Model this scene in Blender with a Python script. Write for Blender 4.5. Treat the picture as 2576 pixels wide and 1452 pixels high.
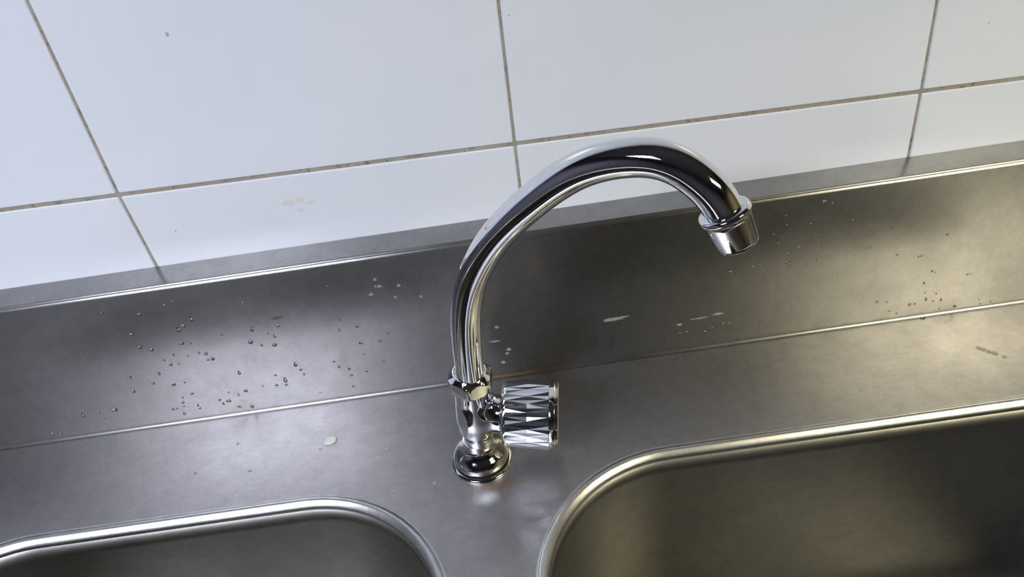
import bpy, bmesh, math, random
import numpy as np
from mathutils import Vector, Matrix

for o in list(bpy.data.objects):
    bpy.data.objects.remove(o)
C = bpy.context.scene.collection
random.seed(7)

# ------------------------------------------------------------------ camera
cam = bpy.data.cameras.new('camera')
cam.sensor_width = 36.0
cam.lens = 1999.165 / 2576 * 36
cam.clip_start = 0.02
cam_o = bpy.data.objects.new('camera', cam)
C.objects.link(cam_o)
Rm = ((0.989611, -0.079352, -0.120621), (-0.143357, -0.608317, -0.785955), (-0.010916, 0.795081, -0.613372))
CP = (-0.00839785, -0.53095896, 0.48136704)
cam_o.matrix_world = Matrix(((Rm[0][0], -Rm[1][0], -Rm[2][0], CP[0]),
                             (Rm[0][1], -Rm[1][1], -Rm[2][1], CP[1]),
                             (Rm[0][2], -Rm[1][2], -Rm[2][2], CP[2]), (0, 0, 0, 1)))
bpy.context.scene.camera = cam_o

# ------------------------------------------------------------------ world and exposure
world = bpy.data.worlds.new('world')
bpy.context.scene.world = world
world.use_nodes = True
world.node_tree.nodes['Background'].inputs[0].default_value = (0.6, 0.7, 0.85, 1)
world.node_tree.nodes['Background'].inputs[1].default_value = 0.3
vs = bpy.context.scene.view_settings
vs.view_transform = 'Standard'
vs.look = 'None'
vs.exposure = 0.10
vs.gamma = 1.0
vs.use_curve_mapping = False

# lamps of the room: (centre, size x, size y, colour, strength)
CEIL = 1.45
LZ = 0.95        # height of the hanging lamps above the sink deck
COOL = dict(c=(-0.68, -0.95), s=(0.46, 0.28), col=(0.835, 0.875, 1.0), e=57.0)
WARM = dict(c=(1.02, -0.95), s=(0.46, 0.27), col=(1.0, 0.92, 0.63), e=53.0)

# ------------------------------------------------------------------ material helpers
def new_mat(name):
    m = bpy.data.materials.new(name)
    m.use_nodes = True
    nt = m.node_tree
    return m, nt, nt.nodes['Principled BSDF']

def N(nt, kind, **kw):
    n = nt.nodes.new(kind)
    for k, v in kw.items():
        setattr(n, k, v)
    return n

def math_n(nt, op, a, b=None, c=None, clamp=False):
    n = nt.nodes.new('ShaderNodeMath'); n.operation = op; n.use_clamp = clamp
    for i, v in enumerate((a, b, c)):
        if v is None: continue
        if isinstance(v, (int, float)): n.inputs[i].default_value = v
        else: nt.links.new(v, n.inputs[i])
    return n.outputs[0]

def mix_col(nt, fac, a, b):
    n = nt.nodes.new('ShaderNodeMix'); n.data_type = 'RGBA'
    if isinstance(fac, (int, float)): n.inputs[0].default_value = fac
    else: nt.links.new(fac, n.inputs[0])
    for i, v in ((6, a), (7, b)):
        if isinstance(v, tuple): n.inputs[i].default_value = (*v, 1)
        else: nt.links.new(v, n.inputs[i])
    return n.outputs[2]

def coords(nt, scale=(1, 1, 1), rot=(0, 0, 0)):
    t = N(nt, 'ShaderNodeTexCoord'); mp = N(nt, 'ShaderNodeMapping')
    nt.links.new(t.outputs['Object'], mp.inputs[0])
    mp.inputs['Scale'].default_value = scale; mp.inputs['Rotation'].default_value = rot
    return mp.outputs[0]

def noise(nt, vec, scale, detail=3, rough=0.5):
    n = N(nt, 'ShaderNodeTexNoise'); nt.links.new(vec, n.inputs['Vector'])
    n.inputs['Scale'].default_value = scale; n.inputs['Detail'].default_value = detail
    n.inputs['Roughness'].default_value = rough
    return n.outputs['Fac']

def ramp(nt, fac, lo, hi, a=0.0, b=1.0):
    n = N(nt, 'ShaderNodeMapRange'); nt.links.new(fac, n.inputs[0])
    n.inputs[1].default_value = lo; n.inputs[2].default_value = hi
    n.inputs[3].default_value = a; n.inputs[4].default_value = b
    return n.outputs[0]

def spot_mask(nt, spots, rag=1.3, lo=1.1, hi=0.55, soft=False):
    """soft marks at given places: (x, y, z, rx, ry, rz) in metres"""
    base = coords(nt)
    nz = N(nt, 'ShaderNodeTexNoise'); nt.links.new(base, nz.inputs['Vector']); nz.inputs['Scale'].default_value = 300
    tot = None
    for (x, y, z, rx, ry, rz) in spots:
        s = N(nt, 'ShaderNodeVectorMath', operation='SUBTRACT'); nt.links.new(base, s.inputs[0]); s.inputs[1].default_value = (x, y, z)
        d = N(nt, 'ShaderNodeVectorMath', operation='DIVIDE'); nt.links.new(s.outputs[0], d.inputs[0]); d.inputs[1].default_value = (rx, ry, rz)
        l = N(nt, 'ShaderNodeVectorMath', operation='LENGTH'); nt.links.new(d.outputs[0], l.inputs[0])
        v = math_n(nt, 'ADD', l.outputs['Value'], math_n(nt, 'MULTIPLY', math_n(nt, 'SUBTRACT', nz.outputs['Fac'], 0.5), rag))
        v = ramp(nt, v, lo, hi)
        if soft: v.node.interpolation_type = 'SMOOTHERSTEP'
        tot = v if tot is None else math_n(nt, 'MAXIMUM', tot, v)
    return tot

def at_sink(sp, k=1.3):
    return [(x, y + 0.3, z, rx * k, ry * k, rz * k) for x, y, z, rx, ry, rz in sp]

def steel(name, rough=0.27, grain=(3, 160, 160), light_spots=(), rust_spots=(), dark_spots=(), aniso=0.0, tint=(0.42, 0.415, 0.41), soil=0.4, gbump=0.05, dents=(), tang=None):
    m, nt, b = new_mat(name)
    b.inputs['Metallic'].default_value = 1.0
    v1 = coords(nt, grain)
    v0 = coords(nt)
    g = noise(nt, v1, 6, 4, 0.6)
    cloud = noise(nt, v0, 11, 4, 0.6)
    fine = noise(nt, v0, 260, 3, 0.7)
    r = math_n(nt, 'ADD', ramp(nt, g, 0.3, 0.7, rough - 0.008, rough + 0.02), ramp(nt, cloud, 0.35, 0.65, -0.008, 0.04))
    col = mix_col(nt, ramp(nt, cloud, 0.35, 0.7, 0, soil), tint, tuple(c * 0.80 for c in tint))
    col = mix_col(nt, ramp(nt, g, 0.35, 0.7, 0, 0.30), col, tuple(c * 0.78 for c in tint))
    mott = noise(nt, v0, 70, 5, 0.65)
    col = mix_col(nt, ramp(nt, mott, 0.42, 0.68, 0, 0.45), col, tuple(c * 0.72 for c in tint))
    col = mix_col(nt, ramp(nt, fine, 0.4, 0.75, 0, 0.12), col, tuple(c * 0.45 for c in tint))
    metal = 1.0
    if light_spots:
        k = spot_mask(nt, at_sink(light_spots))
        col = mix_col(nt, math_n(nt, 'MULTIPLY', k, 0.55), col, (0.60, 0.60, 0.58))
        metal = ramp(nt, k, 0, 1, 1.0, 0.45)
    if rust_spots:
        k2 = spot_mask(nt, at_sink(rust_spots))
        col = mix_col(nt, math_n(nt, 'MULTIPLY', k2, 0.4), col, (0.42, 0.24, 0.08))
    if dark_spots:
        k3 = spot_mask(nt, at_sink(dark_spots))
        col = mix_col(nt, math_n(nt, 'MULTIPLY', k3, 0.7), col, (0.13, 0.12, 0.12))
    nt.links.new(col, b.inputs['Base Color'])
    if metal != 1.0: nt.links.new(metal, b.inputs['Metallic'])
    nt.links.new(r, b.inputs['Roughness'])
    bp = N(nt, 'ShaderNodeBump'); bp.inputs['Strength'].default_value = gbump; bp.inputs['Distance'].default_value = 0.001
    h = math_n(nt, 'ADD', g, math_n(nt, 'MULTIPLY', fine, 0.05))
    nt.links.new(h, bp.inputs['Height'])
    if dents:
        kd = spot_mask(nt, at_sink(dents), 0.15, 1.3, 0.0, True)
        bp2 = N(nt, 'ShaderNodeBump'); bp2.inputs['Strength'].default_value = 1.0; bp2.inputs['Distance'].default_value = 0.0007
        nt.links.new(kd, bp2.inputs['Height']); nt.links.new(bp.outputs[0], bp2.inputs['Normal'])
        nt.links.new(bp2.outputs[0], b.inputs['Normal'])
    else:
        nt.links.new(bp.outputs[0], b.inputs['Normal'])
    if aniso:
        b.inputs['Anisotropic'].default_value = aniso
        cx = N(nt, 'ShaderNodeCombineXYZ')
        for i_ in range(3): cx.inputs[i_].default_value = tang[i_]
        nt.links.new(cx.outputs[0], b.inputs['Tangent'])
    return m

def plain(name, col, rough=0.5, metal=0.0, var=0.0, vscale=20, bump=0.0, spec=0.5):
    m, nt, b = new_mat(name)
    b.inputs['Roughness'].default_value = rough
    b.inputs['Metallic'].default_value = metal
    b.inputs['Specular IOR Level'].default_value = spec
    f = noise(nt, coords(nt), vscale, 3)
    c = mix_col(nt, ramp(nt, f, 0.35, 0.65, 0, 1), col, tuple(x * (1 - var) for x in col))
    nt.links.new(c, b.inputs['Base Color'])
    if bump:
        bp = N(nt, 'ShaderNodeBump'); bp.inputs['Strength'].default_value = bump; bp.inputs['Distance'].default_value = 0.001
        nt.links.new(f, bp.inputs['Height']); nt.links.new(bp.outputs[0], b.inputs['Normal'])
    return m

def emit(name, col, e):
    m, nt, b = new_mat(name)
    b.inputs['Base Color'].default_value = (0.8, 0.8, 0.8, 1)
    b.inputs['Emission Color'].default_value = (*col, 1)
    b.inputs['Emission Strength'].default_value = e
    return m

# tile glaze
def tile_mat():
    m, nt, b = new_mat('white_glazed_tile')
    v = coords(nt)
    f = noise(nt, v, 9, 3)
    col = mix_col(nt, ramp(nt, f, 0.35, 0.65), (0.765, 0.805, 0.905), (0.735, 0.785, 0.885))
    k = spot_mask(nt, [(-0.1740, 0, 0.1835, 0.006, .01, 0.0028), (-0.1645, 0, 0.1850, 0.004, .01, 0.003), (-0.158, 0, 0.1815, 0.005, .01, 0.0018), (-0.1670, 0, 0.1760, 0.0035, .01, 0.0015)])
    col = mix_col(nt, math_n(nt, 'MULTIPLY', k, 0.5), col, (0.66, 0.62, 0.50))
    k = spot_mask(nt, [(-0.2138, 0, 0.3208, 0.0013, .01, 0.0016), (-0.265, 0, 0.1735, .0009, .01, .0012), (0.345, 0, 0.245, .0008, .01, .0008), (0.01, 0, 0.30, .0006, .01, .0006)])
    col = mix_col(nt, math_n(nt, 'MULTIPLY', k, 0.7), col, (0.30, 0.27, 0.26))
    nt.links.new(col, b.inputs['Base Color'])
    b.inputs['Roughness'].default_value = 0.22
    bp = N(nt, 'ShaderNodeBump'); bp.inputs['Strength'].default_value = 0.15; bp.inputs['Distance'].default_value = 0.002
    nt.links.new(noise(nt, v, 18, 2), bp.inputs['Height']); nt.links.new(bp.outputs[0], b.inputs['Normal'])
    return m

def grout_mat():
    m, nt, b = new_mat('stained_grout')
    v = coords(nt)
    a = noise(nt, v, 40, 4, 0.7); d = noise(nt, v, 210, 4, 0.7); e = noise(nt, v, 14, 3)
    col = mix_col(nt, ramp(nt, a, 0.35, 0.65), (0.40, 0.37, 0.32), (0.29, 0.285, 0.265))
    col = mix_col(nt, ramp(nt, e, 0.45, 0.6), col, (0.34, 0.29, 0.235))
    col = mix_col(nt, ramp(nt, d, 0.54, 0.66, 0, 0.75), col, (0.10, 0.09, 0.075))
    nt.links.new(col, b.inputs['Base Color']); b.inputs['Roughness'].default_value = 0.9
    bp = N(nt, 'ShaderNodeBump'); bp.inputs['Strength'].default_value = 0.6; bp.inputs['Distance'].default_value = 0.001
    nt.links.new(d, bp.inputs['Height']); nt.links.new(bp.outputs[0], b.inputs['Normal'])
    return m

def chrome_mat(name, col=(0.82, 0.83, 0.85), rough=0.035):
    m, nt, b = new_mat(name)
    b.inputs['Metallic'].default_value = 1.0
    f = noise(nt, coords(nt), 90, 3)
    nt.links.new(mix_col(nt, ramp(nt, f, 0.4, 0.7), col, tuple(c * 0.96 for c in col)), b.inputs['Base Color'])
    nt.links.new(ramp(nt, f, 0.3, 0.7, rough, rough + 0.004), b.inputs['Roughness'])
    return m

M = {}
M['tile'] = tile_mat()
M['grout'] = grout_mat()
M['chrome'] = chrome_mat('polished_chrome')
M['knob'] = chrome_mat('cut_chrome', (0.80, 0.82, 0.88), 0.12)
M['warm_reflection'] = chrome_mat('polished_chrome_rim', (0.80, 0.79, 0.74), 0.07)  # chrome whose warm tint holds the golden reflection in its colour
M['dark_gap'] = plain('dark_gap_black', (0.006, 0.006, 0.007), 0.6, spec=0.2)  # black that paints the shaded gap below the faucet dome
M['plastic'] = plain('black_plastic', (0.01, 0.01, 0.011), 0.3)
M['paint_cool'] = plain('grey_paint', (0.11, 0.11, 0.14), 0.8, var=0.1, vscale=3)
M['paint_warm'] = plain('beige_paint', (0.14, 0.11, 0.07), 0.8, var=0.1, vscale=3)
M['ceiling'] = plain('ceiling_paint', (0.20, 0.20, 0.22), 0.9, var=0.05, vscale=3)
M['floor'] = plain('brown_floor_tile', (0.08, 0.06, 0.045), 0.6, var=0.3, vscale=6)
M['fixture'] = plain('white_enamel', (0.75, 0.75, 0.75), 0.4)
M['chip'] = plain('pale_plastic', (0.72, 0.76, 0.74), 0.45, var=0.1, vscale=300)
M['engrave'] = plain('stamped_grey', (0.22, 0.22, 0.25), 0.5, metal=0.6)

SPY = -0.0286      # front face of the splashback
SPH = 0.1445       # its height
M['splash'] = steel('brushed_steel_splash', 0.305, (45, 20, 12), gbump=0.0015, aniso=0.65, tang=(0, 0, 1), tint=(0.36, 0.355, 0.355),
    light_spots=[(0.0647, SPY, 0.0465, 0.0085, .02, 0.0016), (0.073, SPY, 0.0475, 0.004, .02, 0.0010),
                 (-0.0330, SPY, 0.0560, .0016, .02, .0017), (-0.0370, SPY, .0410, .0035, .02, .0010), (-0.026, SPY, .0300, .0014, .02, .0014),
                 (-0.0280, SPY, .0255, .0015, .02, .0013), (-0.0325, SPY, .0160, .0015, .02, .0013),
                 (-0.118, SPY, .1150, .0016, .02, .0014), (-0.126, SPY, .108, .0014, .02, .0014), (-0.108, SPY, .102, .0012, .02, .0012), (-0.088, SPY, .099, .0012, .02, .0012), (-0.120, SPY, .122, .0012, .02, .0012), (-0.103, SPY, .113, .0012, .02, .0012),
                 (0.120, SPY, .030, .0018, .02, .0010), (0.137, SPY, .034, .006, .02, .0008), (0.152, SPY, .036, .004, .02, .0012)],
    rust_spots=[(-0.020, SPY, 0.0020, 0.030, .006, 0.0022)],
    dark_spots=[(-0.204, SPY, .0985, .0045, .02, .0013)])
M['deck'] = steel('brushed_steel_deck', 0.38, (14, 40, 20), gbump=0.0015, aniso=0.5, tang=(0, 1, 0), tint=(0.43, 0.42, 0.425),
    light_spots=[(-0.1345, -0.0930, 0, .0010, .0010, .01), (-0.0955, -0.1345, 0, .0011, .0013, .01), (-0.141, -0.1010, 0, .0008, .0010, .01), (-0.128, -.136, 0, .0008, .0007, .01), (-0.081, -0.125, 0, .0008, .0007, .01)],
    rust_spots=[(-0.020, -0.0310, 0, 0.032, .0030, .01), (-0.046, -0.146, 0, .014, .004, .01)],
    dark_spots=[(0.3555, -0.0760, 0, .0022, .0024, .01), (0.3580, -0.0785, 0, .0022, .0024, .01), (0.3605, -0.0812, 0, .0022, .0024, .01), (.3635, -.0840, 0, .0024, .0024, .01), (.3685, -.0890, 0, .0018, .0022, .01), (-.262, -.064, 0, .0011, .0012, .01), (-.292, -.0905, 0, .0012, .0012, .01), (-.246, -.096, 0, .0014, .0012, .01), (-.19, -.0835, 0, .0009, .0009, .01)],
    dents=[(-0.022, -0.174, 0, 0.014, 0.007, .02), (-0.012, -0.186, 0, 0.010, 0.006, .02)])
M['bowl'] = steel('brushed_steel_bowl_shaded', 0.42, (10, 10, 40), gbump=0.0015, tint=(0.24, 0.232, 0.215))  # same steel tinted darker, the bowl's shade is put into the colour
M['rim'] = steel('polished_steel_rim', 0.32, (60, 60, 60), gbump=0.10, tint=(0.66, 0.66, 0.66), soil=0.3)

# ------------------------------------------------------------------ mesh helpers
def obj(name, bm, mat, parent=None, smooth=True, sub=0, angle=None):
    bmesh.ops.recalc_face_normals(bm, faces=bm.faces)
    me = bpy.data.meshes.new(name); bm.to_mesh(me); bm.free()
    mats = mat if isinstance(mat, (list, tuple)) else [mat]
    for mm in mats: me.materials.append(mm)
    if smooth:
        me.shade_smooth()
        if angle: me.set_sharp_from_angle(angle=math.radians(angle))
    o = bpy.data.objects.new(name, me); C.objects.link(o)
    if parent: o.parent = parent
    if sub:
        md = o.modifiers.new('subsurf', 'SUBSURF'); md.levels = sub; md.render_levels = sub
    return o

def tag(o, label=None, cat=None, group=None, kind=None):
    if label: o['label'] = label
    if cat: o['category'] = cat
    if group: o['group'] = group
    if kind: o['kind'] = kind
    return o

def empty(name, loc):
    o = bpy.data.objects.new(name, None); C.objects.link(o); o.location = loc; o.empty_display_size = 0.02
    return o

def add_box(bm, lo, hi, mi=0):
    vs_ = [bm.verts.new((x, y, z)) for z in (lo[2], hi[2]) for y in (lo[1], hi[1]) for x in (lo[0], hi[0])]
    for f in ((0, 2, 3, 1), (4, 5, 7, 6), (0, 1, 5, 4), (2, 6, 7, 3), (0, 4, 6, 2), (1, 3, 7, 5)):
        fc = bm.faces.new([vs_[i] for i in f]); fc.material_index = mi

def lathe(bm, prof, seg=64, mtx=None, cap0=True, cap1=True):
    """revolve a list of (radius, height) about local z"""
    rings = []
    for r, h in prof:
        ring = []
        for i in range(seg):
            a = 2 * math.pi * i / seg
            p = Vector((r * math.cos(a), r * math.sin(a), h))
            if mtx: p = mtx @ p
            ring.append(bm.verts.new(p))
        rings.append(ring)
    for a, b in zip(rings, rings[1:]):
        for i in range(seg):
            j = (i + 1) % seg
            bm.faces.new((a[i], a[j], b[j], b[i]))
    if cap0: bm.faces.new(rings[0][::-1])
    if cap1: bm.faces.new(rings[-1])

def frame(origin, axis, up=(0, 0, 1)):
    z = Vector(axis).normalized()
    x = Vector(up).cross(z)
    if x.length < 1e-4: x = Vector((1, 0, 0))
    x.normalize(); y = z.cross(x)
    m = Matrix((x, y, z)).transposed().to_4x4(); m.translation = Vector(origin)
    return m

def arc(r0, h0, r1, h1, n, kind):
    """quarter-ellipse between two profile points; kind 'out' bulges outward-first, 'in' upward-first"""
    out = []
    for i in range(1, n + 1):
        t = i / n * math.pi / 2
        if kind == 'a': out.append((r0 + (r1 - r0) * (1 - math.cos(t)), h0 + (h1 - h0) * math.sin(t)))
        else: out.append((r0 + (r1 - r0) * math.sin(t), h0 + (h1 - h0) * (1 - math.cos(t))))
    return out

# ------------------------------------------------------------------ room shell
def shell(name, lo, hi, mat):
    bm = bmesh.new(); add_box(bm, lo, hi)
    return tag(obj(name, bm, mat, smooth=False), kind='structure')
FZ = -0.87
XL, XR, YF = -1.75, 1.85, -3.0
shell('floor', (XL, YF, FZ - .05), (XR, 0.0, FZ), M['floor'])
shell('ceiling', (XL, YF, CEIL), (XR, 0.0, CEIL + .05), M['ceiling'])
shell('wall_left', (XL - .1, YF, FZ), (XL, 0.0, CEIL), M['paint_cool'])
shell('wall_right', (XR, YF, FZ), (XR + .1, 0.0, CEIL), M['paint_warm'])
shell('wall_front', (XL - .1, YF - .1, FZ), (XR + .1, YF, CEIL), M['paint_cool'])

# tiled wall behind the sink: tiles are laid slightly out of level
J = [(-0.2937, 0.2107), (0.00246, 0.2050), (0.3063, 0.1991)]        # crossings of the joints
UP = [(-0.2910, 0.3548), (0.0040, 0.3113), (0.3043, 0.2671)]         # upper joints pass through here
DN = [(-0.2915, 0.1447), (0.00246 - 0.0006, 0.1447), (0.3070, 0.1447)]
def jx(i):
    """x and z of the crossing of column joint i with the main level joint"""
    k = i - 5
    if 0 <= k <= 2: return J[k]
    if k < 0: return (J[0][0] + 0.300 * k, J[0][1] - 0.01936 * 0.300 * k)
    return (J[2][0] + 0.300 * (k - 2), J[2][1] - 0.01936 * 0.300 * (k - 2))
def corner(i, r):
    """corner of column joint i and level joint r (0 = main joint, +1 one tile up)"""
    x, z = jx(i); k = min(max(i - 5, 0), 2)
    zz = z + 0.2015 * r
    if r > 0:
        s = (UP[k][0] - J[k][0]) / (UP[k][1] - J[k][1]); x2 = x + s * min(0.2015 * r, 0.2015)
    elif r < 0:
        s = (DN[k][0] - J[k][0]) / (DN[k][1] - J[k][1]); x2 = x + s * max(0.2015 * r, -0.2015)
    else: x2 = x
    return (x2, zz)
bm = bmesh.new()
add_box(bm, (XL, 0.0011, FZ), (XR, 0.10, CEIL), 1)
rnd = random.Random(3)
for i in range(0, 11):
    for r in range(-6, 7):
        P = [corner(i, r), corner(i + 1, r), corner(i + 1, r + 1), corner(i, r + 1)]
        gv = 0.0010; gb = 0.0016 if r == 0 else 0.0010; gt = 0.0016 if r == -1 else 0.0010
        cs = [(P[0][0] + gv, P[0][1] + gb), (P[1][0] - gv, P[1][1] + gb), (P[2][0] - gv, P[2][1] - gt), (P[3][0] + gv, P[3][1] - gt)]
        cs = [(min(max(x, XL), XR), min(max(z, FZ), CEIL)) for x, z in cs]
        if cs[2][1] - cs[1][1] < 0.01 or cs[1][0] - cs[0][0] < 0.01: continue
        rings = []
        sgn = ((1, 1), (-1, 1), (-1, -1), (1, -1))
        for ins, y in ((0.0, 0.0060), (0.0, 0.0009), (0.0004, 0.00025), (0.0011, 0.0)):
            ring = []
            for (x, z), (sx, sz) in zip(cs, sgn):
                for dx, dz in (((ins + 0.001), ins), (ins, (ins + 0.001))) if sx * sz < 0 else ((ins, (ins + 0.001)), ((ins + 0.001), ins)):
                    ring.append(bm.verts.new((x + sx * dx, y, z + sz * dz)))
            rings.append(ring)
        for a, b in zip(rings, rings[1:]):
            for q in range(8):
                bm.faces.new((a[q], a[(q + 1) % 8], b[(q + 1) % 8], b[q]))
        bm.faces.new(rings[-1])
wall = obj('wall_back', bm, [M['tile'], M['grout']], smooth=False)
tag(wall, kind='structure')

# ------------------------------------------------------------------ ceiling lights
def ceiling_light(d, label):
    x, y = d['c']; sx, sy = d['s']
    t = empty('pendant_light', (x, y, LZ + 0.045))
    bm = bmesh.new(); w = 0.02; zt, zb = 0.0, -0.045
    add_box(bm, (-sx / 2 - w, -sy / 2 - w, zb), (-sx / 2, sy / 2 + w, zt)); add_box(bm, (sx / 2, -sy / 2 - w, zb), (sx / 2 + w, sy / 2 + w, zt))
    add_box(bm, (-sx / 2, -sy / 2 - w, zb), (sx / 2, -sy / 2, zt)); add_box(bm, (-sx / 2, sy / 2, zb), (sx / 2, sy / 2 + w, zt))
    add_box(bm, (-sx / 2 - w, -sy / 2 - w, zt), (sx / 2 + w, sy / 2 + w, zt + 0.006))
    obj('frame', bm, M['fixture'], t, smooth=False)
    for sg in (-1, 1):
        bm = bmesh.new(); lathe(bm, [(0.003, zt + 0.006), (0.003, CEIL - LZ - 0.045)], 12, Matrix.Translation((sg * sx * 0.35, 0, 0)))
        obj('suspension_rod', bm, M['fixture'], t)
    bm = bmesh.new(); add_box(bm, (-sx / 2, -sy / 2, zb + 0.004), (sx / 2, sy / 2, zb + 0.012))
    obj('diffuser', bm, emit('lamp_diffuser', d['col'], d['e']), t, smooth=False)
    tag(t, label, 'light')
ceiling_light(COOL, 'cool white rectangular pendant light hanging on the left of the room')
ceiling_light(WARM, 'warm white rectangular pendant light hanging on the right of the room')

# ------------------------------------------------------------------ sink
sink = empty('kitchen_sink', (0, -0.3, 0))
tag(sink, 'brushed stainless steel double bowl sink with raised splashback against the tiled wall', 'sink')
OFF = Vector((0, 0.3, 0))
def sobj(name, bm, mat, **k):
    bmesh.ops.translate(bm, verts=bm.verts, vec=OFF)
    o = obj(name, bm, mat, sink if 'parent' not in k else k.pop('parent'), **k)
    return o
SX0, SX1, SY0 = -1.0, 1.0, -0.575
TH = 0.0012

# splashback: profile extruded along x, flange to the wall, rolled edge, face and small cove at the seam
def sweep_x(bm, prof, x0, x1, n=1):
    rows = []
    for i in range(n + 1):
        x = x0 + (x1 - x0) * i / n
        rows.append([bm.verts.new((x, y, z)) for y, z in prof])
    for a, b in zip(rows, rows[1:]):
        for k in range(len(prof) - 1):
            bm.faces.new((a[k], b[k], b[k + 1], a[k + 1]))
    return rows
prof = [(-0.0003, SPH - 0.0005), (-0.0003, SPH)]
rr = 0.0026
prof += [(SPY + 0.0034, SPH), (SPY + 0.0028, SPH - 0.0001), (SPY + 0.0023, SPH - 0.0004), (SPY + 0.0006, SPH - 0.0025), (SPY + 0.0002, SPH - 0.0031), (SPY, SPH - 0.0039)]
prof += [(SPY, SPH * 0.5), (SPY, 0.0036)]
for i in range(1, 6):
    t = i / 5 * math.pi / 2
    prof.append((SPY - 0.0036 + 0.0036 * math.cos(t), 0.0036 - 0.0036 * math.sin(t)))
# return (back) surface so the sheet has thickness
back = [(SPY - 0.0036, -0.0010), (SPY + TH, -0.0010), (SPY + TH, SPH - TH), (-0.0003, SPH - TH)]
prof2 = prof + back
bm = bmesh.new()
rows = sweep_x(bm, prof2 + [prof2[0]], SX0, SX1)
bmesh.ops.remove_doubles(bm, verts=bm.verts, dist=1e-6)
for x in (SX0, SX1):
    e = [ed for ed in bm.edges if ed.is_boundary and all(abs(v.co.x - x) < 1e-5 for v in ed.verts)]
    if e: bmesh.ops.edgeloop_fill(bm, edges=e)
sobj('splashback', bm, M['splash'], angle=40)

# bowls: rounded-rectangle loops
def rrect(x0, x1, y0, y1, r, off=0.0, nseg=18, nst=10):
    """counter-clockwise loop; off > 0 grows outward"""
    pts = []
    x0 -= off; x1 += off; y0 -= off; y1 += off; r = r + off
    for cx, cy, a0 in ((x1 - r, y1 - r, 0), (x0 + r, y1 - r, 90), (x0 + r, y0 + r, 180), (x1 - r, y0 + r, 270)):
        for i in range(nseg + 1):
            a = math.radians(a0 + 90 * i / nseg)
            pts.append((cx + r * math.cos(a), cy + r * math.sin(a)))
    # subdivide the straight runs evenly
    out = []
    n = len(pts)
    for i in range(n):
        p, q = pts[i], pts[(i + 1) % n]
        out.append(p)
        if (i + 1) % (nseg + 1) == 0:
            for k in range(1, nst): out.append((p[0] + (q[0] - p[0]) * k / nst, p[1] + (q[1] - p[1]) * k / nst))
    return out
BOWLS = [dict(x0=-0.515, x1=-0.0885, y0=-0.505, y1=-0.1335, r=0.1105, name='left'),
         dict(x0=-0.0235, x1=0.475, y0=-0.505, y1=-0.1345, r=0.1085, name='right')]
RIMW = 0.0045
def loft(bm, loops, closed=True):
    rings = [[bm.verts.new(p) for p in L] for L in loops]
    for a, b in zip(rings, rings[1:]):
        n = len(a)
        for i in range(n):
            j = (i + 1) % n
            bm.faces.new((a[i], a[j], b[j], b[i]))
    return rings

# deck with two holes
bm = bmesh.new()
outer = [(SX0, SPY - 0.0036), (SX0, SY0 + 0.006), (SX1, SY0 + 0.006), (SX1, SPY - 0.0036)]
edges = []
def ring_edges(pts, z):
    vs2 = [bm.verts.new((x, y, z)) for x, y in pts]
    return [bm.edges.new((vs2[i], vs2[(i + 1) % len(vs2)])) for i in range(len(vs2))]
edges += ring_edges(outer, 0.0)
for b in BOWLS: edges += ring_edges(rrect(b['x0'], b['x1'], b['y0'], b['y1'], b['r'], RIMW), 0.0)
bmesh.ops.triangle_fill(bm, use_beauty=True, use_dissolve=False, edges=edges)
# front roll-down edge
pf = [(SY0 + 0.006, 0.0)]
for i in range(1, 7):
    t = i / 6 * math.pi / 2
    pf.append((SY0 + 0.006 - 0.006 * math.sin(t), -0.006 + 0.006 * math.cos(t)))
pf += [(SY0, -0.045), (SY0 + 0.012, -0.045)]
sweep_x(bm, pf, SX0, SX1)
pside = [(SPY - 0.0036, 0.0), (SPY - 0.0036, -0.04)]
bmesh.ops.remove_doubles(bm, verts=bm.verts, dist=1e-6)
for f in bm.faces:
    f.normal_update()
sobj('deck', bm, M['deck'], angle=30)

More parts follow.
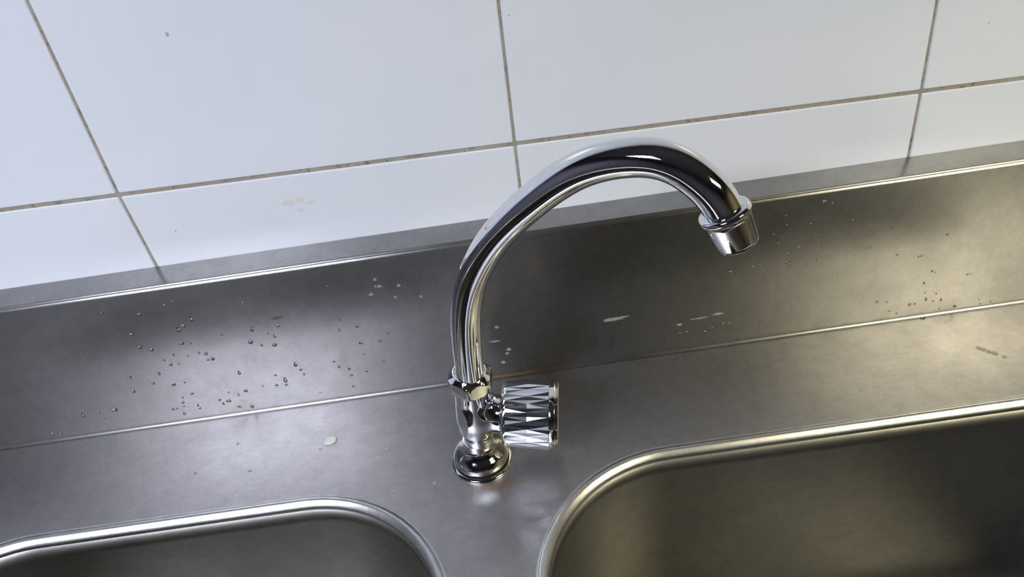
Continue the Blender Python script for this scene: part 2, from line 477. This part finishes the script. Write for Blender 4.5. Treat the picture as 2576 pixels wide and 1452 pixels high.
for b in BOWLS:
    a = (b['x0'], b['x1'], b['y0'], b['y1'], b['r'])
    # rolled rim bead
    loops = []
    rb = RIMW
    loops.append([(x, y, 0.0) for x, y in rrect(*a, rb)])
    for off, z in ((0.0040, -0.0003), (0.0034, -0.0003), (0.0027, 0.0002), (0.0017, 0.0007), (0.0006, 0.0009)):
        loops.append([(x, y, z) for x, y in rrect(*a, off)])
    for off, z in ((-0.0004, 0.00070), (-0.0012, 0.0003), (-0.0022, -0.0005), (-0.0034, -0.0016), (-0.0043, -0.0026), (-0.0048, -0.0034), (-0.0050, -0.0044), (-0.0051, -0.0060)):
        loops.append([(x, y, z) for x, y in rrect(*a, off)])
    bm = bmesh.new(); loft(bm, loops)
    bowl_loops = [[(x, y, -0.0058) for x, y in rrect(*a, -0.0046)]]
    D, rbtm = 0.235, 0.030
    for z in (-0.02, -0.06, -0.12, -0.18):
        bowl_loops.append([(x, y, z) for x, y in rrect(*a, -0.0046 + z * 0.03)])
    for i in range(0, 9):
        t = i / 8 * math.pi / 2
        bowl_loops.append([(x, y, -(D - rbtm) - rbtm * math.sin(t)) for x, y in rrect(*a, -0.0105 - rbtm * (1 - math.cos(t)))])
    cx, cy = (b['x0'] + b['x1']) / 2, (b['y0'] + b['y1']) / 2
    dr = 0.045
    last = bowl_loops[-1]
    for k in (0.35, 0.7, 1.0):
        lp = []
        for x, y, z in last:
            an = math.atan2(y - cy, x - cx)
            tx, ty = cx + dr * math.cos(an), cy + dr * math.sin(an)
            lp.append((x + (tx - x) * k, y + (ty - y) * k, -D - 0.003 * k))
        bowl_loops.append(lp)
    bm2 = bmesh.new(); loft(bm2, bowl_loops)
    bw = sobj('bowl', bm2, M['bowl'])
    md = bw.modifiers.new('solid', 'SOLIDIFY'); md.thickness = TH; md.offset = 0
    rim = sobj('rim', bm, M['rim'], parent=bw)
    rim['label'] = 'bright rolled bowl rim'
    bm3 = bmesh.new()
    lathe(bm3, [(0.0462, -D - 0.0045), (0.046, -D - 0.0018), (0.040, -D - 0.0022), (0.034, -D - 0.008), (0.012, -D - 0.010), (0.004, -D - 0.006)], 48, Matrix.Translation((cx, cy, 0)))
    sobj('drain', bm3, M['rim'], parent=bw)

# ------------------------------------------------------------------ faucet
BX, BY = -0.0575, -0.1185
fau = empty('kitchen_faucet', (BX, BY, 0.0))
tag(fau, 'chrome swan neck faucet standing on the sink deck between the two bowls', 'faucet')
LEAN = Vector((0.045, 0.0, 1.0)).normalized()
def fobj(name, bm, mat, parent=None, **k):
    return obj(name, bm, mat, parent or fau, **k)
up = frame((0, 0, 0), (0, 0, 1))
# washer, black ring put in for the dark gap, dome
bm = bmesh.new()
lathe(bm, [(0.0120, 0.0), (0.0236, 0.0), (0.0238, 0.0006), (0.0235, 0.0013), (0.0228, 0.0020), (0.0218, 0.0026), (0.0206, 0.0028), (0.0120, 0.0028)], 96)
w = fobj('washer', bm, M['warm_reflection'])
bm = bmesh.new()
lathe(bm, [(0.0120, 0.0027), (0.0212, 0.0027), (0.0216, 0.0034), (0.0216, 0.0052), (0.0211, 0.0058), (0.0120, 0.0058)], 96)
g = fobj('dark_gap_ring', bm, M['dark_gap']); g['label'] = 'black ring standing in for the dark gap under the flange'
bm = bmesh.new()
pr = [(0.0110, 0.0052), (0.0206, 0.0056), (0.0212, 0.0058), (0.0215, 0.0066), (0.0214, 0.0075), (0.0211, 0.0082),
      (0.0207, 0.0094), (0.0200, 0.0108), (0.0190, 0.0122), (0.0178, 0.0135), (0.0165, 0.0147), (0.0152, 0.0160), (0.0141, 0.0174), (0.0132, 0.0189), (0.0125, 0.0205), (0.0120, 0.0222), (0.0116, 0.0242), (0.0113, 0.0262), (0.0104, 0.0264)]
lathe(bm, pr, 96)
fobj('base_flange', bm, M['chrome'], angle=50)

# valve body: column and side branch merged with a smooth fillet
KA = Vector((0.987, -0.1426, -0.0715)).normalized()
KC = 0.0530
ax0 = np.array((LEAN * 0.018)[:]); 
def axis_pt(z): return LEAN * (z / LEAN.z)
def sdf(p):
    L = np.array(LEAN[:])
    h = p @ L
    rad = np.linalg.norm(p - h[:, None] * L, axis=1)
    prof_h = np.array([0.010, 0.020, 0.029, 0.040, 0.050, 0.060, 0.071, 0.082])
    prof_r = np.array([0.0112, 0.0112, 0.0116, 0.0136, 0.0145, 0.0138, 0.0130, 0.0128])
    # smooth interpolation of the radius
    rr_ = np.zeros_like(h); wsum = np.zeros_like(h)
    for a_, b_ in zip(prof_h, prof_r):
        w_ = np.exp(-((h - a_) / 0.006) ** 2) + 1e-12
        rr_ += w_ * b_; wsum += w_
    rr_ /= wsum
    d1 = np.maximum(rad - rr_, np.abs(h - 0.048) - 0.038)
    c0 = np.array(axis_pt(KC)[:]); K = np.array(KA[:])
    q = p - c0; s = q @ K
    r2 = np.linalg.norm(q - s[:, None] * K, axis=1)
    rbr = 0.0126 + 0.0022 * np.clip((s - 0.004) / 0.0155, 0, 1) ** 2
    d2 = np.maximum(r2 - rbr, np.abs(s - 0.0090) - 0.0105)
    k = 0.008
    hh = np.clip(0.5 + 0.5 * (d2 - d1) / k, 0, 1)
    return d2 * (1 - hh) + d1 * hh - k * hh * (1 - hh)
bm = bmesh.new()
lathe(bm, [(0.0112, 0.0102), (0.0114, 0.028), (0.0140, 0.040), (0.0142, 0.058), (0.0128, 0.0855)], 48, frame((0, 0, 0), LEAN, (0, 1, 0)))
lathe(bm, [(0.0126, 0.0), (0.0126, 0.008), (0.0148, 0.0195)], 48, frame(axis_pt(KC), KA))
me = bpy.data.meshes.new('tmp'); bm.to_mesh(me); bm.free()
tmp = bpy.data.objects.new('tmp', me); C.objects.link(tmp)
md = tmp.modifiers.new('r', 'REMESH'); md.mode = 'VOXEL'; md.voxel_size = 0.0006; md.adaptivity = 0
dg = bpy.context.evaluated_depsgraph_get(); ev = tmp.evaluated_get(dg)
me2 = bpy.data.meshes.new_from_object(ev)
bpy.data.objects.remove(tmp)
co = np.empty(len(me2.vertices) * 3); me2.vertices.foreach_get('co', co); co = co.reshape(-1, 3)
eps = 1e-5
for it in range(14):
    f0 = sdf(co)
    gr = np.stack([(sdf(co + np.eye(3)[k] * eps) - sdf(co - np.eye(3)[k] * eps)) / (2 * eps) for k in range(3)], 1)
    gn = np.maximum((gr ** 2).sum(1), 0.2)
    co = co - (0.8 * f0 / gn)[:, None] * gr
me2.vertices.foreach_set('co', co.reshape(-1)); me2.update()
me2.name = 'valve_body'; me2.materials.clear(); me2.materials.append(M['chrome']); me2.shade_smooth()
me2.set_sharp_from_angle(angle=math.radians(45))
body = bpy.data.objects.new('valve_body', me2); C.objects.link(body); body.parent = fau

# tiny stamped characters running down the front of the body
eye = Vector(CP) - Vector((BX, BY, 0))
bm = bmesh.new()
T = {0: [((0, 0), (1, 0)), ((0, 0), (0, 1)), ((0, 1), (1, 1))], 1: [((0, 0), (0, 1)), ((1, 0), (1, 1)), ((0, .5), (1, .5))],
     2: [((0, 0), (1, 0)), ((0, 0), (0, 1)), ((0, 1), (1, 1))], 3: [((0, 0), (1, 0)), ((0, .5), (1, .5)), ((0, 1), (1, 1)), ((0, 0), (0, 1))]}
yaw = math.radians(-110)
for gi in range(4):
    hz = 0.0505 - gi * 0.0028
    for (a0, b0), (a1, b1) in T[gi]:
        pts = []
        for (a_, b_) in ((a0, b0), (a1, b1)):
            ang = yaw + (a_ - 0.5) * 0.13
            hgt = hz + (b_ - 0.5) * 0.0014
            base = LEAN * hgt; dirv = Vector((math.cos(ang), math.sin(ang), 0))
            # march to the surface
            r_ = 0.008
            for _ in range(60):
                r_ += float(-sdf(np.array([(base + dirv * r_)[:]]))[0]) * 0.8
            pts.append(base + dirv * r_)
        d_ = (pts[1] - pts[0]).normalized(); nrm = dirv; sd = d_.cross(nrm).normalized() * 0.00013
        lo_ = [pts[0] - d_ * .0002 + sd, pts[1] + d_ * .0002 + sd, pts[1] + d_ * .0002 - sd, pts[0] - d_ * .0002 - sd]
        A = [bm.verts.new(p - nrm * 0.0003) for p in lo_]; Bv = [bm.verts.new(p + nrm * 0.00008) for p in lo_]
        bm.faces.new(Bv)
        for q in range(4): bm.faces.new((A[q], A[(q + 1) % 4], Bv[(q + 1) % 4], Bv[q]))
st = obj('stamped_marking', bm, M['engrave'], body, smooth=False)
st['label'] = 'tiny dark stamped characters'

# hex nut holding the spout
def hexnut(bm, rc, z0, z1, mtx, ch=0.12, seg=72, rot=0.0, dome=0.0, rtop=None):
    """hexagonal prism with chamfered ends, as rings clipped between hexagon and circle"""
    def hexr(a):
        aa = (a - rot) % (math.pi / 3)
        return rc * math.cos(math.pi / 6) / math.cos(aa - math.pi / 6)
    levels = [(z0, 0.93), (z0 + 0.0008, 0.97), (z0 + 0.0018, 1.0), (z1 - 0.0024, 1.0), (z1 - 0.0012, 0.965), (z1 - 0.0004, 0.93), (z1, 0.885)]
    rings = []
    for z, k in levels:
        ring = []
        for i in range(seg):
            a = 2 * math.pi * i / seg
            r = min(hexr(a), rc * k)
            ring.append(bm.verts.new(mtx @ Vector((r * math.cos(a), r * math.sin(a), z))))
        rings.append(ring)
    if rtop:
        for r, z in rtop:
            rings.append([bm.verts.new(mtx @ Vector((r * math.cos(2 * math.pi * i / seg), r * math.sin(2 * math.pi * i / seg), z))) for i in range(seg)])
    for a, b in zip(rings, rings[1:]):
        for i in range(seg):
            j = (i + 1) % seg; bm.faces.new((a[i], a[j], b[j], b[i]))
    bm.faces.new(rings[0][::-1]); bm.faces.new(rings[-1])
bm = bmesh.new()
Lm = frame((0, 0, 0), LEAN, (0, 1, 0))
hexnut(bm, 0.0172, 0.0815, 0.0930, Lm, rot=math.radians(22), rtop=[(0.0132, 0.0946), (0.0122, 0.0958), (0.0113, 0.0960), (0.0108, 0.0952), (0.0090, 0.0950)])
fobj('coupling_nut', bm, M['chrome'], angle=28)

# spout: swept tube through the measured centre line
YAW = math.radians(-28); hx = Vector((math.cos(YAW), math.sin(YAW), 0))
path = [(4.2, 70), (4.9, 84), (5.6, 96.0), (7.6, 121.4), (11.2, 147.5), (16.6, 169.3), (25.5, 190.6), (46.5, 224.0), (84.0, 260.0), (106, 274.5), (126.5, 281.2), (142, 282.4), (155.0, 278.4), (167.4, 268.8), (173.8, 260.0), (176.8, 253.5)]
ctrl = [Vector((0, 0, z / 1000)) + hx * (s / 1000) for s, z in path]
def catmull(P, n):
    out = []
    for i in range(len(P) - 1):
        p0 = P[max(i - 1, 0)]; p1 = P[i]; p2 = P[i + 1]; p3 = P[min(i + 2, len(P) - 1)]
        for k in range(n):
            t = k / n
            out.append(0.5 * ((2 * p1) + (p2 - p0) * t + (2 * p0 - 5 * p1 + 4 * p2 - p3) * t * t + (3 * p1 - p0 - 3 * p2 + p3) * t ** 3))
    out.append(P[-1]); return out
cl = catmull(ctrl, 14)
for _ in range(60):       # relax the bend so reflections run smoothly
    cl = [cl[0], cl[1]] + [cl[i] * 0.5 + (cl[i - 1] + cl[i + 1]) * 0.25 for i in range(2, len(cl) - 2)] + [cl[-2], cl[-1]]
def tube(bm, pts, rads, seg=64, side=None):
    rings = []
    n = len(pts)
    for i in range(n):
        t = (pts[min(i + 1, n - 1)] - pts[max(i - 1, 0)]).normalized()
        b = side.normalized(); u = b.cross(t).normalized()
        rings.append([bm.verts.new(pts[i] + (u * math.cos(2 * math.pi * k / seg) + b * math.sin(2 * math.pi * k / seg)) * rads[i]) for k in range(seg)])
    for a, b in zip(rings, rings[1:]):
        for i in range(seg):
            j = (i + 1) % seg; bm.faces.new((a[i], a[j], b[j], b[i]))
    bm.faces.new(rings[0][::-1]); bm.faces.new(rings[-1])
sidev = Vector((-math.sin(YAW), math.cos(YAW), 0))
bm = bmesh.new()
tube(bm, cl, [0.0101] * len(cl), 72, sidev)
spout = fobj('spout', bm, M['chrome'], angle=60)
# aerator
end = cl[-1]; at = (cl[-1] - cl[-3]).normalized()
am = frame(end - at * 0.003, at, sidev)
bm = bmesh.new()
lathe(bm, [(0.0101, -0.0006), (0.0118, -0.0008), (0.0131, -0.0002), (0.0136, 0.0012), (0.0135, 0.0026), (0.0128, 0.0034), (0.0125, 0.0042), (0.0123, 0.006),
           (0.0110, 0.0185), (0.0107, 0.0202), (0.0101, 0.0208), (0.0094, 0.0206), (0.0091, 0.0185), (0.0090, 0.016)], 96, am, cap0=True, cap1=True)
aer = obj('aerator', bm, M['chrome'], spout, angle=50)
bm = bmesh.new()
lathe(bm, [(0.0089, 0.0158), (0.0089, 0.0176), (0.006, 0.0182), (0.001, 0.0183)], 48, am)
obj('outlet_screen', bm, M['plastic'], aer)['label'] = 'black outlet screen'

# control knob on the side branch
km = frame(axis_pt(KC), KA)
bm = bmesh.new()
lathe(bm, [(0.0085, 0.0190), (0.0146, 0.0194), (0.0146, 0.0208), (0.0085, 0.0210)], 48, km)
fobj('stem_dark_reflection', bm, M['plastic'])  # black colour stands in for the dark reflection between body and knob
bm = bmesh.new()
NA, RK = 26, 0.0252
s0, s1, rows_n = 0.0240, 0.0550, 2
rings = []
def kring(s, r, shift, seg=NA * 2):
    return [bm.verts.new(km @ Vector((r * math.cos(2 * math.pi * (i + shift) / seg), r * math.sin(2 * math.pi * (i + shift) / seg), s))) for i in range(seg)]
# facet band: staggered lozenges, tips on the circle and flanks cut in
grid = []
for j in range(rows_n + 1):
    s = s0 + (s1 - s0) * j / rows_n
    ring = []
    for i in range(NA * 2):
        hi = (i + j) % 2 == 0
        r = RK - 0.0013 + 0.0022 * j / rows_n + (0.00025 if hi else -0.00025)
        a = 2 * math.pi * i / (NA * 2)
        ring.append(bm.verts.new(km @ Vector((r * math.cos(a), r * math.sin(a), s))))
    grid.append(ring)
kf = []
for j in range(rows_n):
    for i in range(NA * 2):
        i2 = (i + 1) % (NA * 2)
        a, b, c, d = grid[j][i], grid[j][i2], grid[j + 1][i2], grid[j + 1][i]
        if (i + j) % 2 == 0: kf += [bm.faces.new((a, b, c)), bm.faces.new((a, c, d))]
        else: kf += [bm.faces.new((a, b, d)), bm.faces.new((b, c, d))]
# shoulder towards the body
prev = grid[0]
for s, r in ((0.0225, 0.0235), (0.0213, 0.0226), (0.0207, 0.0210), (0.0206, 0.0148)):
    ring = kring(s, r, 0)
    for i in range(NA * 2):
        bm.faces.new((prev[i], prev[(i + 1) % (NA * 2)], ring[(i + 1) % (NA * 2)], ring[i]))
    prev = ring
bm.faces.new(prev)
prev = grid[-1]
ring = kring(0.0552, 0.0230, 0)
for i in range(NA * 2): bm.faces.new((prev[i], prev[(i + 1) % (NA * 2)], ring[(i + 1) % (NA * 2)], ring[i]))
bm.faces.new(ring)
knob = fobj('knob', bm, M['knob'], smooth=False)
knob['label'] = 'chrome knob cut with lozenge facets'
bm = bmesh.new()
lathe(bm, [(0.0235, 0.0547), (0.0251, 0.0549), (0.0254, 0.0560), (0.0255, 0.0588), (0.0252, 0.0593), (0.0245, 0.0595), (0.0244, 0.0600), (0.0249, 0.0604), (0.0248, 0.0611), (0.0242, 0.0616), (0.0200, 0.0620), (0.0100, 0.0622), (0.0020, 0.0622)], 96, km)
obj('end_cap', bm, M['warm_reflection'], knob, angle=40)['label'] = 'smooth end cap of the knob'

# ------------------------------------------------------------------ small pale chip lying on the deck
bm = bmesh.new()
out = [(-.0052, -.0020), (-.0030, .0030), (.0012, .0040), (.0052, .0022), (.0048, -.0020), (.0010, -.0042), (-.0035, -.0040)]
lo_ = [bm.verts.new((x, y, 0.0)) for x, y in out]; mid = [bm.verts.new((x, y, 0.0009)) for x, y in out]
hi_ = [bm.verts.new((x * 0.82, y * 0.82, 0.0015 + 0.0004 * math.sin(3 * x / .005))) for x, y in out]
for a, b in ((lo_, mid), (mid, hi_)):
    for i in range(7): bm.faces.new((a[i], a[(i + 1) % 7], b[(i + 1) % 7], b[i]))
bm.faces.new(lo_[::-1]); bm.faces.new(hi_)
chip = obj('plastic_chip', bm, M['chip'], smooth=False)
chip.location = (-0.1823, -0.0758, 0.0001)
tag(chip, 'small pale angular chip lying on the steel deck left of the faucet', 'chip')

# ------------------------------------------------------------------ water droplets clinging to the splashback
wm, nt, b = new_mat('water')
b.inputs['Base Color'].default_value = (1, 1, 1, 1); b.inputs['Roughness'].default_value = 0.02
b.inputs['IOR'].default_value = 1.33; b.inputs['Transmission Weight'].default_value = 1.0
def droplet_mesh(name, sx, sz, h, tail):
    bm = bmesh.new()
    rings = []
    for k in range(6):
        t = k / 5 * math.pi / 2
        ring = []
        for i in range(16):
            a = 2 * math.pi * i / 16
            x = sx * math.cos(a) * math.cos(t); z = sz * math.sin(a) * math.cos(t)
            if z > 0: z *= 1 + tail * (1 - abs(math.cos(a)))
            ring.append(bm.verts.new((x, -h * math.sin(t), z)) if k < 5 else None)
        rings.append(ring)
    top = bm.verts.new((0, -h, 0))
    for k in range(4):
        for i in range(16): bm.faces.new((rings[k][i], rings[k][(i + 1) % 16], rings[k + 1][(i + 1) % 16], rings[k + 1][i]))
    for i in range(16): bm.faces.new((rings[4][i], rings[4][(i + 1) % 16], top))
    bm.faces.new(rings[0][::-1])
    bmesh.ops.recalc_face_normals(bm, faces=bm.faces)
    me = bpy.data.meshes.new(name); bm.to_mesh(me); bm.free(); me.materials.append(wm); me.shade_smooth()
    return me
DM = [droplet_mesh('droplet', 0.0012, 0.0013, 0.0008, 0.2), droplet_mesh('droplet', 0.0010, 0.0014, 0.0008, 0.6), droplet_mesh('droplet', 0.0015, 0.0013, 0.0009, 0.1)]
Rn = np.array(Rm); Cn = np.array(CP)
def on_splash(u, v):
    d = Rn.T @ np.array([(u - 1288) / 1999.165, (v - 726) / 1999.165, 1.0])
    t = (SPY - Cn[1]) / d[1]
    return Cn + d * t
def put(u, v, k, label, group):
    p = on_splash(u, v)
    if not (0.004 < p[2] < SPH - 0.004): return
    o = bpy.data.objects.new('water_droplet', DM[rnd.randrange(3)]); C.objects.link(o)
    o.location = (p[0], SPY - 0.00005, p[2]); o.scale = (k, k, k)
    tag(o, label, 'droplet', group)
# measured in an enlargement of the left part: 2240 px wide over 1160, starting at (0, 700)
LD = [(790,135,1),(830,118,.8),(668,178,1),(485,170,.8),(922,203,1.6),(882,234,1.2),(860,255,1.6),(630,275,1.2),(875,318,1.2),(920,318,.7),(672,338,1.2),(728,350,1.3),(835,375,.8),
 (905,380,.7),(958,365,.8),(992,368,1.2),(1025,393,1.4),(1002,398,.8),(790,400,.7),(820,422,1.1),(858,418,.7),(765,466,1),(627,484,.9),(735,512,1),(835,517,1.4),(890,508,.7),(925,562,.8),
 (638,552,1.3),(548,642,1.6),(395,668,1.4),(472,650,.9),(495,684,.8),(285,755,.8),(245,757,.7),(878,582,.8),(880,605,.9),(885,624,.7),(832,638,1),(850,635,.8),(888,660,1),(955,620,.9),(962,632,.8),
 (1060,592,.9),(1078,612,1),(1105,597,1.2),(1092,600,.7),(1152,568,.9),(1186,548,1.2),(1150,625,.8),(1163,627,.9),(1218,625,1.3),(1155,462,1.3),(1102,555,.7),(1070,275,.8),(1103,237,.7),
 (1218,252,1.3),(1345,234,1.1),(1327,284,1.1),(1328,325,1.3),(1265,327,.9),(1210,312,1.3),(1295,272,.6),(1430,422,1.5),(1455,445,.9),(1472,468,.8),(1332,472,.8),(1380,498,1.6),(1385,518,.8),
 (1338,520,.9),(1270,525,.7),(1172,122,.8),(1225,122,.7),(1582,42,.8),(1645,203,.7),(1730,234,1.1),(1645,254,.9),(1748,315,1.1),(1842,305,.9),(1880,268,.7),(1762,370,.7),(1858,402,.8),
 (1642,432,.8),(1618,406,.7),(1692,440,.9),(1702,472,.9),(1776,452,.9),(1712,525,.8),(1818,40,.8),(2050,305,.7),(1550,555,.7)]
for x, y, k in LD:
    put(x / 1.931, 700 + y / 1.931, k * 1.0, 'tiny clear water droplet clinging to the splashback left of the faucet', 'water droplets on the splashback left of the faucet')
# right part: enlargement 1.936x starting at (1700, 150)
RD = [(728,692,1.5),(770,698,.9),(542,760,.8),(662,800,.9),(868,780,.8),(1035,745,.8),(545,805,.7),(560,860,.7),(795,850,1.0),(905,838,.9),(955,826,.8),(1060,820,.9),(1210,815,.7),
 (685,852,.8),(705,880,1.1),(750,872,.7),(840,855,.7),(505,895,.8),(480,850,.7),(520,865,.6),(1330,850,1),(935,915,1.1),(952,915,.8),(1085,950,.9),(1205,955,.9),(1188,960,.7),(550,945,.8),(545,985,1.2),
 (558,995,.9),(575,1005,.7),(630,965,.8),(690,975,.8),(712,960,.8),(715,995,.7),(380,1008,1.0),(412,1002,.8),(268,1035,1.1),(460,972,.7),(605,912,.8),(645,905,.7),(640,1000,.6),(795,1060,.6),(1255,1030,.9),(1270,1035,.7),
 (1430,1045,.8),(1445,1042,.7),(1215,1088,.9),(1220,1135,.7),(1275,1140,.7),(1145,1192,1.3),(1170,1190,.8),(1225,1168,1.3),(1298,1170,1.2),(1260,1175,.6),(985,1180,1.0),(1035,1180,.8),(1045,1222,.8),(1080,1235,.8),
 (1365,1200,1.2),(1290,1212,.6),(1485,1165,.8),(1490,1188,.7),(1540,1178,.7),(365,1165,.6),(845,1240,.6),(145,1325,1),(55,1325,.8),(22,1332,.8),(180,1305,.8),(235,1285,1.1),(262,1280,.8),(430,1270,.8),(375,1275,.6),(495,1262,.6)]
for x, y, k in RD:
    put(1700 + x / 1.936, 150 + y / 1.936, k * 0.78, 'tiny clear water droplet clinging to the splashback right of the faucet', 'water droplets on the splashback right of the faucet')
# one larger drop sitting in the seam at the far right
o = bpy.data.objects.new('water_droplet', DM[2]); C.objects.link(o)
o.location = (0.331, -0.0318, 0.0002); o.rotation_euler = (math.radians(-90), 0, 0); o.scale = (1.4, 1.4, 0.7)
tag(o, 'larger water droplet sitting on the seam between splashback and deck at the right', 'droplet')
